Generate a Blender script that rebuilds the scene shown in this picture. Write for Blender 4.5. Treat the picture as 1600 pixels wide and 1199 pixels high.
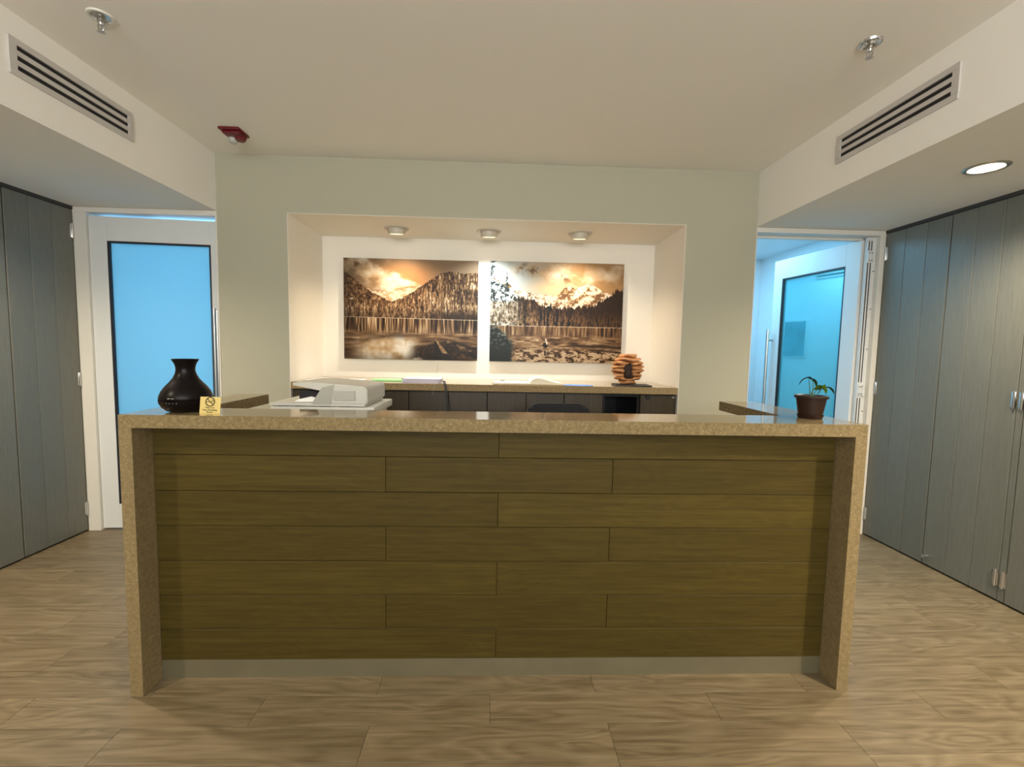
import bpy, bmesh, math, random
import numpy as np
from mathutils import Vector, Matrix
random.seed(7)
PI = math.pi
R = math.radians
scene = bpy.context.scene
for o in list(bpy.data.objects):
    bpy.data.objects.remove(o)
C = bpy.data.collections.new('reception_room')
scene.collection.children.link(C)

# ------------------------------------------------------------------ camera
def camera():
    f, pitch, yaw, roll = 700.0, R(-4.3461), R(2.1256), R(1.1246)
    fw = Vector((math.sin(yaw)*math.cos(pitch), math.cos(yaw)*math.cos(pitch), math.sin(pitch)))
    rt = Vector((math.cos(yaw), -math.sin(yaw), 0)); up = rt.cross(fw)
    r2 = rt*math.cos(roll)+up*math.sin(roll); u2 = -rt*math.sin(roll)+up*math.cos(roll)
    m = Matrix((r2, u2, -fw)).transposed().to_4x4()
    m.translation = Vector((0, -1.6836, 1.3669))
    cd = bpy.data.cameras.new('camera'); cd.sensor_width = 36; cd.lens = f*36/1600
    cd.clip_start = .02
    c = bpy.data.objects.new('camera', cd); C.objects.link(c); c.matrix_world = m
    scene.camera = c
camera()

# ------------------------------------------------------------------ world, exposure, lights
w = bpy.data.worlds.new('world'); scene.world = w; w.use_nodes = True
w.node_tree.nodes['Background'].inputs[0].default_value = (.5, .55, .6, 1)
w.node_tree.nodes['Background'].inputs[1].default_value = .15
scene.view_settings.view_transform = 'Standard'
scene.view_settings.look = 'None'
scene.view_settings.gamma = 1
scene.view_settings.use_curve_mapping = False
scene.view_settings.exposure = 1.17

def light(name, kind, loc, energy, color, target=None, size=.1, size_y=None, spot=None, blend=.5, spread=None):
    ld = bpy.data.lights.new(name, kind); ld.energy = energy; ld.color = color
    if kind == 'AREA':
        ld.size = size
        if size_y: ld.shape = 'RECTANGLE'; ld.size_y = size_y
        else: ld.shape = 'DISK'
        if spread: ld.spread = spread
    else:
        ld.shadow_soft_size = size
    if kind == 'SPOT': ld.spot_size = spot; ld.spot_blend = blend
    o = bpy.data.objects.new(name, ld); C.objects.link(o); o.location = loc
    if target is not None:
        o.rotation_euler = (Vector(target)-Vector(loc)).to_track_quat('-Z', 'Y').to_euler()
    return o
WARM = (1.0, .85, .64)
BLUE = (.27, .60, 1.0)
# daylit rooms behind the two glazed doors
light('daylight_left_room', 'AREA', (-2.35, 2.55, 1.35), 14.5, BLUE, (-2.35, 1.6, 1.2), 1.3, 2.2)
light('daylight_right_room', 'AREA', (2.05, 2.55, 2.40), 10, (.27, .68, 1.0), (2.1, 2.55, 0), .7, 1.1)
# unseen fill lamps added behind the camera
light('rear_fill', 'AREA', (0, -2.9, 2.6), 1.5, (1.0, .92, .80), (0, -2.6, 0), 2.2, 1.2)
light('ceiling_fill', 'AREA', (0, -4.2, 1.9), 112, (.97, .98, .98), (0, -3.55, 2.85), 3.4, 1.2)  # added fill, tilted up to brighten the ceiling; no window there

# ------------------------------------------------------------------ helpers
def box(bm, x0, x1, y0, y1, z0, z1, bev=0):
    m = Matrix.Translation(((x0+x1)/2, (y0+y1)/2, (z0+z1)/2)) @ Matrix.Diagonal((abs(x1-x0), abs(y1-y0), abs(z1-z0), 1))
    r = bmesh.ops.create_cube(bm, size=1, matrix=m)
    if bev:
        es = list({e for v in r['verts'] for e in v.link_edges})
        bmesh.ops.bevel(bm, geom=es, offset=bev, segments=2, affect='EDGES', profile=.6)
def cyl(bm, p, r1, r2, depth, axis='Z', seg=32, caps=True):
    rot = {'Z': Matrix(), 'X': Matrix.Rotation(PI/2, 4, 'Y'), 'Y': Matrix.Rotation(-PI/2, 4, 'X')}[axis] if isinstance(axis, str) else axis
    bmesh.ops.create_cone(bm, cap_ends=caps, segments=seg, radius1=r1, radius2=r2, depth=depth, matrix=Matrix.Translation(p) @ rot)
def lathe(bm, prof, p=(0, 0, 0), seg=48, mat=None, close=False):
    mat = mat or Matrix()
    rings = []
    for r, z in prof:
        if r < 1e-6:
            rings.append([bm.verts.new(mat @ Vector((0, 0, z)) + Vector(p))])
        else:
            rings.append([bm.verts.new(mat @ Vector((r*math.cos(2*PI*i/seg), r*math.sin(2*PI*i/seg), z)) + Vector(p)) for i in range(seg)])
    prs = list(zip(rings, rings[1:]))
    if close: prs.append((rings[-1], rings[0]))
    for a, b in prs:
        for i in range(seg):
            j = (i+1) % seg
            if len(a) == 1 and len(b) == 1: continue
            if len(a) == 1: bm.faces.new((a[0], b[j], b[i]))
            elif len(b) == 1: bm.faces.new((a[i], a[j], b[0]))
            else: bm.faces.new((a[i], a[j], b[j], b[i]))
def tube(bm, pts, r, seg=8, r2=None):
    pts = [Vector(q) for q in pts]; rings = []
    for k, q in enumerate(pts):
        t = (pts[min(k+1, len(pts)-1)]-pts[max(k-1, 0)]).normalized()
        a = t.orthogonal().normalized() if k == 0 else (rings_a - t*rings_a.dot(t)).normalized()
        rings_a = a; b = t.cross(a)
        rr = r if r2 is None else r+(r2-r)*k/(len(pts)-1)
        rings.append([bm.verts.new(q+a*rr*math.cos(2*PI*i/seg)+b*rr*math.sin(2*PI*i/seg)) for i in range(seg)])
    for a, b in zip(rings, rings[1:]):
        for i in range(seg):
            j = (i+1) % seg; bm.faces.new((a[i], a[j], b[j], b[i]))
    bm.faces.new(rings[0][::-1]); bm.faces.new(rings[-1])
def prism(bm, pts, x0, x1, plane='XZ'):
    """outline pts extruded: XZ outline along Y, YZ outline along X, XY outline along Z"""
    def mk(a, b, t):
        return {'XZ': (a, t, b), 'YZ': (t, a, b), 'XY': (a, b, t)}[plane]
    A = [bm.verts.new(mk(a, b, x0)) for a, b in pts]; B = [bm.verts.new(mk(a, b, x1)) for a, b in pts]
    n = len(pts); bm.faces.new(A); bm.faces.new(B[::-1])
    for i in range(n):
        j = (i+1) % n; bm.faces.new((A[j], A[i], B[i], B[j]))
def arc(cx, cy, r, a0, a1, n):
    return [(cx+r*math.cos(R(a0+(a1-a0)*i/n)), cy+r*math.sin(R(a0+(a1-a0)*i/n))) for i in range(n+1)]
def obj(name, bm, m, parent=None, smooth=False, local=False, label=None, kind=None):
    bmesh.ops.recalc_face_normals(bm, faces=bm.faces)
    if parent is not None and not local:
        off = Vector(parent.location)
        if parent.parent: off += Vector(parent.parent.location)
        bmesh.ops.translate(bm, verts=bm.verts, vec=-off)
    me = bpy.data.meshes.new(name); bm.to_mesh(me); bm.free()
    if m: me.materials.append(m)
    if smooth:
        for p in me.polygons: p.use_smooth = True
        try: me.set_sharp_from_angle(angle=R(smooth if smooth is not True else 40))
        except Exception: pass
    o = bpy.data.objects.new(name, me); C.objects.link(o)
    if parent is not None: o.parent = parent
    if label: o['label'] = label
    if kind: o['kind'] = kind
    return o
def part(name, parent, m, fn, smooth=False, local=False, label=None, kind=None):
    bm = bmesh.new(); fn(bm); return obj(name, bm, m, parent, smooth, local, label, kind)
def tag(o, label, cat, group=None):
    o['label'] = label; o['category'] = cat
    if group: o['group'] = group
    return o
def thing(name, label, cat, loc=(0, 0, 0), rotz=0, group=None):
    o = bpy.data.objects.new(name, None); C.objects.link(o); o.empty_display_size = .05
    o.location = loc; o.rotation_euler = (0, 0, rotz)
    return tag(o, label, cat, group)
def struct(name, m, fn, parent=None, smooth=False, label=None):
    bm = bmesh.new(); fn(bm); o = obj(name, bm, m, parent, smooth)
    if parent is None: o['kind'] = 'structure'
    if label: o['label'] = label
    return o
def dup(root, loc, label, group=None, rotz=None):
    r = root.copy(); C.objects.link(r); r.location = loc; r['label'] = label
    if rotz is not None: r.rotation_euler = (0, 0, rotz)
    if group: r['group'] = group
    for ch in list(root.children):
        c = ch.copy(); C.objects.link(c); c.parent = r
        for g in list(ch.children):
            d = g.copy(); C.objects.link(d); d.parent = c
    return r

# ------------------------------------------------------------------ materials
def mat(name, col, rough=.5, metal=0, spec=.5, **kw):
    m = bpy.data.materials.new(name); m.use_nodes = True
    b = m.node_tree.nodes['Principled BSDF']
    b.inputs['Base Color'].default_value = (*col, 1); b.inputs['Roughness'].default_value = rough
    b.inputs['Metallic'].default_value = metal; b.inputs['Specular IOR Level'].default_value = spec
    for k, v in kw.items(): b.inputs[k].default_value = v
    return m
def N(m): return m.node_tree.nodes, m.node_tree.links, m.node_tree.nodes['Principled BSDF']
def noise_bump(m, scale, strength, dist=.002, detail=4, coord='Object', vary=None):
    n, l, b = N(m)
    tc = n.new('ShaderNodeTexCoord'); nz = n.new('ShaderNodeTexNoise'); bp = n.new('ShaderNodeBump')
    nz.inputs['Scale'].default_value = scale; nz.inputs['Detail'].default_value = detail
    bp.inputs['Strength'].default_value = strength; bp.inputs['Distance'].default_value = dist
    l.new(tc.outputs[coord], nz.inputs['Vector']); l.new(nz.outputs[0], bp.inputs['Height']); l.new(bp.outputs[0], b.inputs['Normal'])
    if vary:
        c = b.inputs['Base Color'].default_value[:3]
        nz2 = n.new('ShaderNodeTexNoise'); nz2.inputs['Scale'].default_value = vary[0]; nz2.inputs['Detail'].default_value = 3
        l.new(tc.outputs[coord], nz2.inputs['Vector'])
        rp = n.new('ShaderNodeValToRGB'); rp.color_ramp.elements[0].position = .3; rp.color_ramp.elements[1].position = .7
        rp.color_ramp.elements[0].color = (*[x*(1-vary[1]) for x in c], 1); rp.color_ramp.elements[1].color = (*[min(1, x*(1+vary[1])) for x in c], 1)
        l.new(nz2.outputs[0], rp.inputs[0]); l.new(rp.outputs[0], b.inputs['Base Color'])
    return m
def wood(name, dark, light_, along='X', scale=1.0, rough=.45, contrast=1.0, tone=.12, figure=.5, spec=.5, bump=.15):
    """stretched grain with cathedral figure, shifted per plank by Object Info random"""
    m = mat(name, light_, rough, spec=spec); n, l, b = N(m)
    tc = n.new('ShaderNodeTexCoord'); oi = n.new('ShaderNodeObjectInfo')
    sc = n.new('ShaderNodeVectorMath'); sc.operation = 'SCALE'; sc.inputs[0].default_value = (37, 53, 29)
    l.new(oi.outputs['Random'], sc.inputs['Scale'])
    ad = n.new('ShaderNodeVectorMath'); ad.operation = 'ADD'
    l.new(tc.outputs['Object'], ad.inputs[0]); l.new(sc.outputs[0], ad.inputs[1])
    def mp(s):
        k = n.new('ShaderNodeMapping'); k.inputs['Scale'].default_value = s; l.new(ad.outputs[0], k.inputs['Vector']); return k
    def st(a, c):
        return {'X': (a, c, c), 'Z': (c, c, a), 'Y': (c, a, c)}[along]
    m1 = mp(st(3*scale, 70*scale)); g = n.new('ShaderNodeTexNoise'); g.inputs['Scale'].default_value = 1; g.inputs['Detail'].default_value = 6; g.inputs['Roughness'].default_value = .65
    l.new(m1.outputs[0], g.inputs['Vector'])
    m2 = mp(st(1.6*scale, 9*scale)); w2 = n.new('ShaderNodeTexNoise'); w2.inputs['Scale'].default_value = 1; w2.inputs['Detail'].default_value = 2; w2.inputs['Distortion'].default_value = .4
    l.new(m2.outputs[0], w2.inputs['Vector'])
    mu = n.new('ShaderNodeMath'); mu.operation = 'MULTIPLY'; mu.inputs[1].default_value = 11
    l.new(w2.outputs[0], mu.inputs[0]); fr = n.new('ShaderNodeMath'); fr.operation = 'PINGPONG'; fr.inputs[1].default_value = .5
    l.new(mu.outputs[0], fr.inputs[0])
    m3 = n.new('ShaderNodeMath'); m3.operation = 'MULTIPLY_ADD'; m3.inputs[1].default_value = figure*.5; l.new(fr.outputs[0], m3.inputs[0])
    m4 = n.new('ShaderNodeMath'); m4.operation = 'MULTIPLY'; m4.inputs[1].default_value = 1-figure*.25
    l.new(g.outputs[0], m4.inputs[0]); l.new(m4.outputs[0], m3.inputs[2])
    rp = n.new('ShaderNodeValToRGB'); h = .22/contrast
    rp.color_ramp.elements[0].position = max(0, .52-h); rp.color_ramp.elements[1].position = min(1, .52+h)
    rp.color_ramp.elements[0].color = (*dark, 1); rp.color_ramp.elements[1].color = (*light_, 1)
    l.new(m3.outputs[0], rp.inputs[0])
    hs = n.new('ShaderNodeHueSaturation'); mr = n.new('ShaderNodeMapRange'); mr.inputs[3].default_value = 1-tone; mr.inputs[4].default_value = 1+tone
    l.new(oi.outputs['Random'], mr.inputs[0]); l.new(mr.outputs[0], hs.inputs['Value']); l.new(rp.outputs[0], hs.inputs['Color'])
    l.new(hs.outputs[0], b.inputs['Base Color'])
    bp = n.new('ShaderNodeBump'); bp.inputs['Strength'].default_value = bump; bp.inputs['Distance'].default_value = .001
    l.new(g.outputs[0], bp.inputs['Height']); l.new(bp.outputs[0], b.inputs['Normal'])
    return m
def stone(name, base, lo, hi, rough):
    m = mat(name, base, rough); n, l, b = N(m)
    tc = n.new('ShaderNodeTexCoord')
    v1 = n.new('ShaderNodeTexVoronoi'); v1.inputs['Scale'].default_value = 260; l.new(tc.outputs['Object'], v1.inputs['Vector'])
    v2 = n.new('ShaderNodeTexVoronoi'); v2.inputs['Scale'].default_value = 150; l.new(tc.outputs['Object'], v2.inputs['Vector'])
    nz = n.new('ShaderNodeTexNoise'); nz.inputs['Scale'].default_value = 60; nz.inputs['Detail'].default_value = 5; l.new(tc.outputs['Object'], nz.inputs['Vector'])
    rp = n.new('ShaderNodeValToRGB'); cr = rp.color_ramp
    cr.elements[0].position = .35; cr.elements[0].color = (*[x*.82 for x in base], 1)
    cr.elements[1].position = .65; cr.elements[1].color = (*[x*1.12 for x in base], 1)
    l.new(nz.outputs[0], rp.inputs[0])
    def fleck(v, thr, col, chan, prev):
        sp = n.new('ShaderNodeSeparateColor'); l.new(v.outputs['Color'], sp.inputs[0])
        g1 = n.new('ShaderNodeMath'); g1.operation = 'GREATER_THAN'; g1.inputs[1].default_value = thr; l.new(sp.outputs[chan], g1.inputs[0])
        g2 = n.new('ShaderNodeMath'); g2.operation = 'LESS_THAN'; g2.inputs[1].default_value = .42; l.new(v.outputs['Distance'], g2.inputs[0])
        mm = n.new('ShaderNodeMath'); mm.operation = 'MULTIPLY'; l.new(g1.outputs[0], mm.inputs[0]); l.new(g2.outputs[0], mm.inputs[1])
        mx = n.new('ShaderNodeMix'); mx.data_type = 'RGBA'; l.new(mm.outputs[0], mx.inputs['Factor']); l.new(prev, mx.inputs[6]); mx.inputs[7].default_value = (*col, 1)
        return mx.outputs[2]
    o1 = fleck(v1, .86, hi, 0, rp.outputs[0]); o2 = fleck(v1, .88, lo, 1, o1); o3 = fleck(v2, .93, hi, 2, o2)
    l.new(o3, b.inputs['Base Color']); return m
def emit(name, col, s):
    m = bpy.data.materials.new(name); m.use_nodes = True; n = m.node_tree.nodes; n.clear()
    e = n.new('ShaderNodeEmission'); e.inputs[0].default_value = (*col, 1); e.inputs[1].default_value = s
    o = n.new('ShaderNodeOutputMaterial'); m.node_tree.links.new(e.outputs[0], o.inputs[0]); return m

WALL = noise_bump(mat('wall_paint', (.43, .415, .32), .75, spec=.25), 220, .12, .001)
CEIL = noise_bump(mat('ceiling_paint', (.88, .85, .79), .8, spec=.2), 220, .12, .001)
NICHE = noise_bump(mat('alcove_paint', (.84, .80, .72), .75, spec=.2), 220, .1, .001)
BWALL = noise_bump(mat('office_paint', (.80, .84, .86), .7, spec=.2), 200, .1, .001)
FRAME = noise_bump(mat('frame_paint', (.72, .70, .64), .4), 60, .05, .001)
ALU = noise_bump(mat('white_aluminium', (.68, .70, .70), .38), 80, .04, .001)
GASKET = mat('black_gasket', (.012, .012, .02), .5)
STONEB = stone('quartz_counter', (.32, .23, .12), (.22, .15, .07), (.44, .34, .20), .10)
STONE = stone('quartz', (.235, .175, .088), (.15, .11, .055), (.34, .265, .15), .10)
STONEF = stone('quartz_honed', (.235, .175, .088), (.15, .11, .055), (.34, .265, .15), .32)
DESKWOOD = wood('desk_laminate', (.050, .034, .006), (.086, .062, .012), 'X', 1.0, .55, 1.0, .10, .35, spec=.22)
DESKEDGE = noise_bump(mat('plank_core', (.16, .12, .06), .7), 100, .2)
CLOSET = wood('closet_laminate', (.128, .128, .104), (.172, .172, .144), 'Z', 2.2, .42, 1.0, .05, .3)
CLOSET_DARK = noise_bump(mat('closet_shadow_gap', (.035, .033, .03), .6), 90, .1)
CABWOOD = wood('cabinet_laminate', (.028, .018, .007), (.050, .034, .013), 'Z', 1.0, .45, .9, .08, .3)
FLOORW = wood('floor_vinyl', (.115, .083, .042), (.225, .175, .105), 'X', .8, .42, 1.15, .09, .75, bump=.25)
SUBFLOOR = noise_bump(mat('floor_joint', (.10, .075, .05), .8), 60, .2)
PLINTH = noise_bump(mat('brushed_plinth', (.17, .15, .095), .42, metal=.25), 50, .1, vary=(6, .08))
CHROME = noise_bump(mat('chrome', (.72, .72, .72), .16, metal=1), 40, .02)
STEEL = noise_bump(mat('brushed_steel', (.50, .49, .47), .32, metal=1), 120, .05)
BLACK = noise_bump(mat('black_plastic', (.010, .009, .010), .28), 90, .05)
BLACKFAB = noise_bump(mat('black_fabric', (.010, .010, .012), .85), 500, .5)
VASE = noise_bump(mat('vase_black', (.006, .004, .004), .30, spec=.15), 60, .06)
PRINT = noise_bump(mat('printer_plastic', (.58, .56, .49), .5), 300, .12)
PRINT2 = noise_bump(mat('printer_grey', (.40, .39, .33), .5), 300, .12)
PAPER = noise_bump(mat('paper', (.86, .84, .80), .7), 80, .1)
PAPERL = noise_bump(mat('lilac_paper', (.60, .56, .68), .7), 80, .1)
GREEN = noise_bump(mat('green_cover', (.34, .66, .30), .5), 80, .1)
BLUEP = noise_bump(mat('blue_flat', (.16, .33, .75), .5), 80, .1)
TANP = noise_bump(mat('book_cover', (.42, .28, .13), .5), 80, .1)
BRASS = noise_bump(mat('brass_plate', (.86, .68, .26), .42, metal=.55), 40, .05)
INK = noise_bump(mat('engraved_ink', (.05, .035, .01), .6), 80, .05)
REDP = noise_bump(mat('red_plastic', (.13, .003, .008), .35), 60, .05)
LENS = mat('clear_lens', (.85, .85, .82), .08, **{'Transmission Weight': .6})
SLATE = noise_bump(mat('slate', (.022, .020, .020), .5), 60, .5, .003)
POT = noise_bump(mat('pot_brown', (.020, .006, .003), .42), 60, .08)
SOIL = noise_bump(mat('soil', (.03, .02, .012), .95), 160, .9, .004)
LEAF = noise_bump(mat('leaf', (.025, .075, .02), .4), 60, .3, vary=(40, .3))
LEAFY = noise_bump(mat('leaf_variegated', (.16, .26, .03), .4), 60, .3, vary=(60, .5))
STEM = noise_bump(mat('stem', (.05, .12, .06), .5), 60, .2)
BALLW = wood('carved_wood', (.38, .15, .05), (.72, .36, .15), 'X', 3.0, .42, .8, .10, .8)
BALLD = noise_bump(mat('dark_wood', (.03, .012, .006), .7), 60, .4, .003)
VENTW = noise_bump(mat('grille_white', (.56, .53, .50), .45), 100, .05)
VENTD = noise_bump(mat('duct_dark', (.012, .01, .012), .8), 60, .1)
FIXW = noise_bump(mat('fixture_enamel', (.56, .51, .42), .4), 60, .05)
BULB = emit('lamp_glow', (1.0, .82, .55), 9)
BULBW = emit('alcove_lamp_glow', (1.0, .80, .55), 6)
GREYC = noise_bump(mat('grey_cable', (.03, .03, .03), .5), 60, .1)

# frosted glass: lit through by the daylit room behind it
def frosted():
    m = bpy.data.materials.new('frosted_glass'); m.use_nodes = True; n, l = m.node_tree.nodes, m.node_tree.links; n.clear()
    t = n.new('ShaderNodeBsdfTranslucent'); t.inputs[0].default_value = (.54, .72, .73, 1)
    g = n.new('ShaderNodeBsdfGlossy'); g.inputs['Roughness'].default_value = .12; g.inputs[0].default_value = (.9, .9, .9, 1)
    d = n.new('ShaderNodeBsdfDiffuse'); d.inputs[0].default_value = (.35, .6, .7, 1)
    fr = n.new('ShaderNodeFresnel'); fr.inputs[0].default_value = 1.3
    nz = n.new('ShaderNodeTexNoise'); nz.inputs['Scale'].default_value = 900
    bp = n.new('ShaderNodeBump'); bp.inputs['Strength'].default_value = .03; l.new(nz.outputs[0], bp.inputs['Height'])
    m1 = n.new('ShaderNodeMixShader'); m1.inputs[0].default_value = .12; l.new(t.outputs[0], m1.inputs[1]); l.new(d.outputs[0], m1.inputs[2])
    m2 = n.new('ShaderNodeMixShader'); l.new(fr.outputs[0], m2.inputs[0]); l.new(m1.outputs[0], m2.inputs[1]); l.new(g.outputs[0], m2.inputs[2]); l.new(bp.outputs[0], g.inputs['Normal'])
    o = n.new('ShaderNodeOutputMaterial'); l.new(m2.outputs[0], o.inputs[0]); return m
FROST = frosted()
# the open leaf's glass: cyan film with a mirror-like face
def film():
    m = bpy.data.materials.new('film_glass'); m.use_nodes = True; n, l = m.node_tree.nodes, m.node_tree.links; n.clear()
    t = n.new('ShaderNodeBsdfTranslucent'); t.inputs[0].default_value = (.30, .86, .92, 1)
    g = n.new('ShaderNodeBsdfGlossy'); g.inputs['Roughness'].default_value = .015; g.inputs[0].default_value = (.55, .95, 1, 1)
    d = n.new('ShaderNodeBsdfDiffuse'); d.inputs[0].default_value = (.13, .55, .66, 1)
    nz = n.new('ShaderNodeTexNoise'); nz.inputs['Scale'].default_value = 3
    bp = n.new('ShaderNodeBump'); bp.inputs['Strength'].default_value = .004; l.new(nz.outputs[0], bp.inputs['Height']); l.new(bp.outputs[0], g.inputs['Normal'])
    m1 = n.new('ShaderNodeMixShader'); m1.inputs[0].default_value = .7; l.new(t.outputs[0], m1.inputs[1]); l.new(d.outputs[0], m1.inputs[2])
    m2 = n.new('ShaderNodeMixShader'); m2.inputs[0].default_value = .42; l.new(m1.outputs[0], m2.inputs[1]); l.new(g.outputs[0], m2.inputs[2])
    o = n.new('ShaderNodeOutputMaterial'); l.new(m2.outputs[0], o.inputs[0]); return m
FILM = film()

# ------------------------------------------------------------------ dimensions
YB = 1.58; H = 2.674; SO = 2.287
XSL, XSR = -1.955, 1.877      # inner faces of the dropped side ceilings
XWL, XWR = -2.92, 2.846       # closet fronts
NL, NR, NZ, NY = -1.473, 1.357, 2.287, 2.21
YF = -4.5                     # wall behind the camera
T = 1.10; TH = .05; XL, XR = -1.387, 1.462

# ------------------------------------------------------------------ floor
floor = struct('floor', SUBFLOOR, lambda bm: box(bm, -3.6, 3.6, YF, 3.6, -.12, -.006))
PW, PL = .1435, .868
pm = {}
def plank_mesh(L):
    k = round(L, 3)
    if k not in pm:
        bm = bmesh.new(); box(bm, 0, L-.0012, 0, PW-.0012, -.006, 0)
        es = [e for e in bm.edges if all(v.co.z > -.001 for v in e.verts)]
        bmesh.ops.bevel(bm, geom=es, offset=.0004, segments=1, affect='EDGES')
        me = bpy.data.meshes.new('plank'); bm.to_mesh(me); bm.free(); me.materials.append(FLOORW); pm[k] = me
    return pm[k]
offs = [0.0, .434, .60, .42, .12, .75, .30, .55, .05, .68, .36, .82]
row = 0
y = 1.722
while y > -2.02:
    y1 = y; y0 = y-PW; y = y0
    idx = round(-y1/PW)
    off = {0: 0.0, 1: .434, -1: .421}.get(idx, offs[(idx*5+3) % 12])
    x = -3.02
    first = off - math.ceil((off-x)/PL)*PL
    cuts = [x]; c = first
    while c < 2.95:
        if c > x+.02: cuts.append(c)
        c += PL
    cuts.append(2.95)
    for a, b in zip(cuts, cuts[1:]):
        if b-a < .02: continue
        o = bpy.data.objects.new('plank', plank_mesh(b-a)); C.objects.link(o); o.parent = floor
        o.location = (a, round(y0/PW)*PW, 0)
part('plank_field', floor, FLOORW, lambda bm: [box(bm, -3.02+i*PL, -3.02+(i+1)*PL-.001, -2.01-(j+1)*PW, -2.01-j*PW-.001, -.006, 0) for i in range(7) for j in range(17)], kind='stuff')
part('plank_field', floor, FLOORW, lambda bm: [box(bm, x0+i*PL, x0+(i+1)*PL-.001, 1.724+j*PW, 1.724+(j+1)*PW-.001, -.006, 0) for x0, n in ((-3.25, 2), (1.48, 2)) for i in range(n) for j in range(12)], kind='stuff')

# ------------------------------------------------------------------ shell
struct('ceiling', CEIL, lambda bm: box(bm, -3.1, 3.1, YF, YB+.1, H, H+.1))
struct('ceiling_left', CEIL, lambda bm: box(bm, -3.1, XSL, YF, YB, SO, H))
struct('ceiling_right', CEIL, lambda bm: box(bm, XSR, 3.1, YF, YB, SO, H))
def wb(bm):
    box(bm, XSL, NL, YB, YB+.12, 0, H)
    box(bm, NR, XSR, YB, YB+.12, 0, H)
    box(bm, NL, NR, YB, YB+.12, NZ, H)
    box(bm, -3.1, XSL, YB, YB+.12, 2.262, H)
    box(bm, XSR, 3.1, YB, YB+.12, 2.262, H)
    box(bm, -3.1, XWL, YB, YB+.12, 0, 2.262); box(bm, XWR, 3.1, YB, YB+.12, 0, 2.262)
struct('wall_back', WALL, wb)
def al(bm):
    box(bm, NL-.1, NR+.1, NY, NY+.1, 0, NZ+.1)
    box(bm, NL-.1, NL, YB+.12, NY, 0, NZ+.1)
    box(bm, NR, NR+.1, YB+.12, NY, 0, NZ+.1)
    box(bm, NL, NR, YB+.12, NY, NZ, NZ+.1)
struct('wall_alcove', NICHE, al)
# thin painted skin of the alcove on the wall's cut edges
struct('trim_1', NICHE, lambda bm: (box(bm, NL-.001, NL+.002, YB-.0005, NY, 0, NZ), box(bm, NR-.002, NR+.001, YB-.0005, NY, 0, NZ), box(bm, NL, NR, YB-.0005, NY, NZ-.002, NZ+.001)))
struct('wall_left', CLOSET_DARK, lambda bm: box(bm, -3.1, XWL-.026, YF, YB, 0, SO))
struct('wall_right', CLOSET_DARK, lambda bm: box(bm, XWR+.026, 3.1, YF, YB, 0, SO))
struct('wall_front', WALL, lambda bm: box(bm, -3.1, 3.1, YF-.1, YF, 0, H+.1))
struct('trim_2', CLOSET_DARK, lambda bm: (box(bm, XWL-.03, XWL+.006, YF, YB, SO-.022, SO), box(bm, XWR-.006, XWR+.03, YF, YB, SO-.022, SO)))
# rooms beyond the doors
struct('wall_left_room', BWALL, lambda bm: (box(bm, -3.3, -3.2, YB+.12, 3.0, 0, 2.5), box(bm, -3.3, -1.6, 3.0, 3.1, 0, 2.5), box(bm, -1.68, -1.575, YB+.12, 3.0, 0, 2.5), box(bm, -3.3, -1.575, YB+.12, 3.1, 2.42, 2.5), box(bm, -3.3, -2.95, YB+.12, YB+.2, 0, 2.5)))
RX = 2.98
struct('wall_right_room', BWALL, lambda bm: (box(bm, 1.457, 1.50, YB+.12, 3.35, 0, 2.5), box(bm, RX, RX+.1, YB+.12, 3.35, 0, 2.5), box(bm, 1.457, RX+.1, 3.35, 3.45, 0, 2.5), box(bm, 1.457, RX+.1, YB+.12, 3.45, 2.43, 2.5)))

# ------------------------------------------------------------------ door frames and leaves
def frameset(name, xa, xb, wide_l, wide_r):
    def fn(bm):
        box(bm, xa, xa+wide_l, YB-.006, YB+.125, 0, 2.262, .002)
        box(bm, xb-wide_r, xb, YB-.006, YB+.125, 0, 2.262, .002)
        box(bm, xa, xb, YB-.008, YB+.125, 2.25, 2.285, .002)
    return struct(name, FRAME, fn)
frameset('trim_3', XWL, XSL+.002, .085, .010)
frameset('trim_4', XSR-.002, XWR, .006, .040)
struct('trim_5', FRAME, lambda bm: (box(bm, -2.836, -2.80, YB+.09, YB+.125, 0, 2.25), box(bm, 1.883, 2.78, YB+.09, YB+.125, 2.235, 2.25)))

def glazed_leaf(name, W, Hh, hinge, ang, glass, stile, top, bottom, label, mirror=False, handle=True, barz=(.85, 1.60)):
    root = bpy.data.objects.new(name, None); C.objects.link(root); root['kind'] = 'structure'; root['label'] = label
    root.location = hinge; root.rotation_euler = (0, 0, ang)
    s = -1 if mirror else 1
    def X(a, b): return (s*a, s*b) if s > 0 else (s*b, s*a)
    sl, sr = stile
    z0 = .012
    part('stile', root, ALU, lambda bm: box(bm, *X(0, sl), 0, .045, z0, Hh, .002), local=True)
    part('stile', root, ALU, lambda bm: box(bm, *X(W-sr, W), 0, .045, z0, Hh, .002), local=True)
    part('rail', root, ALU, lambda bm: box(bm, *X(sl, W-sr), 0, .045, Hh-top, Hh, .002), local=True)
    part('rail', root, ALU, lambda bm: box(bm, *X(sl, W-sr), 0, .045, z0, bottom, .002), local=True)
    g = .012
    def gk(bm):
        a, b, c, d = sl, W-sr, bottom, Hh-top
        box(bm, *X(a, a+g), .002, .043, c, d); box(bm, *X(b-g, b), .002, .043, c, d)
        box(bm, *X(a+g, b-g), .002, .043, c, c+g); box(bm, *X(a+g, b-g), .002, .043, d-g, d)
    part('gasket', root, GASKET, gk, local=True, label='black rubber glazing gasket')
    part('glass', root, glass, lambda bm: box(bm, *X(sl+g, W-sr-g), .022, .024, bottom+g, Hh-top-g), local=True, label='frosted glass panel lit from the room behind')
    return root, X
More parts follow.
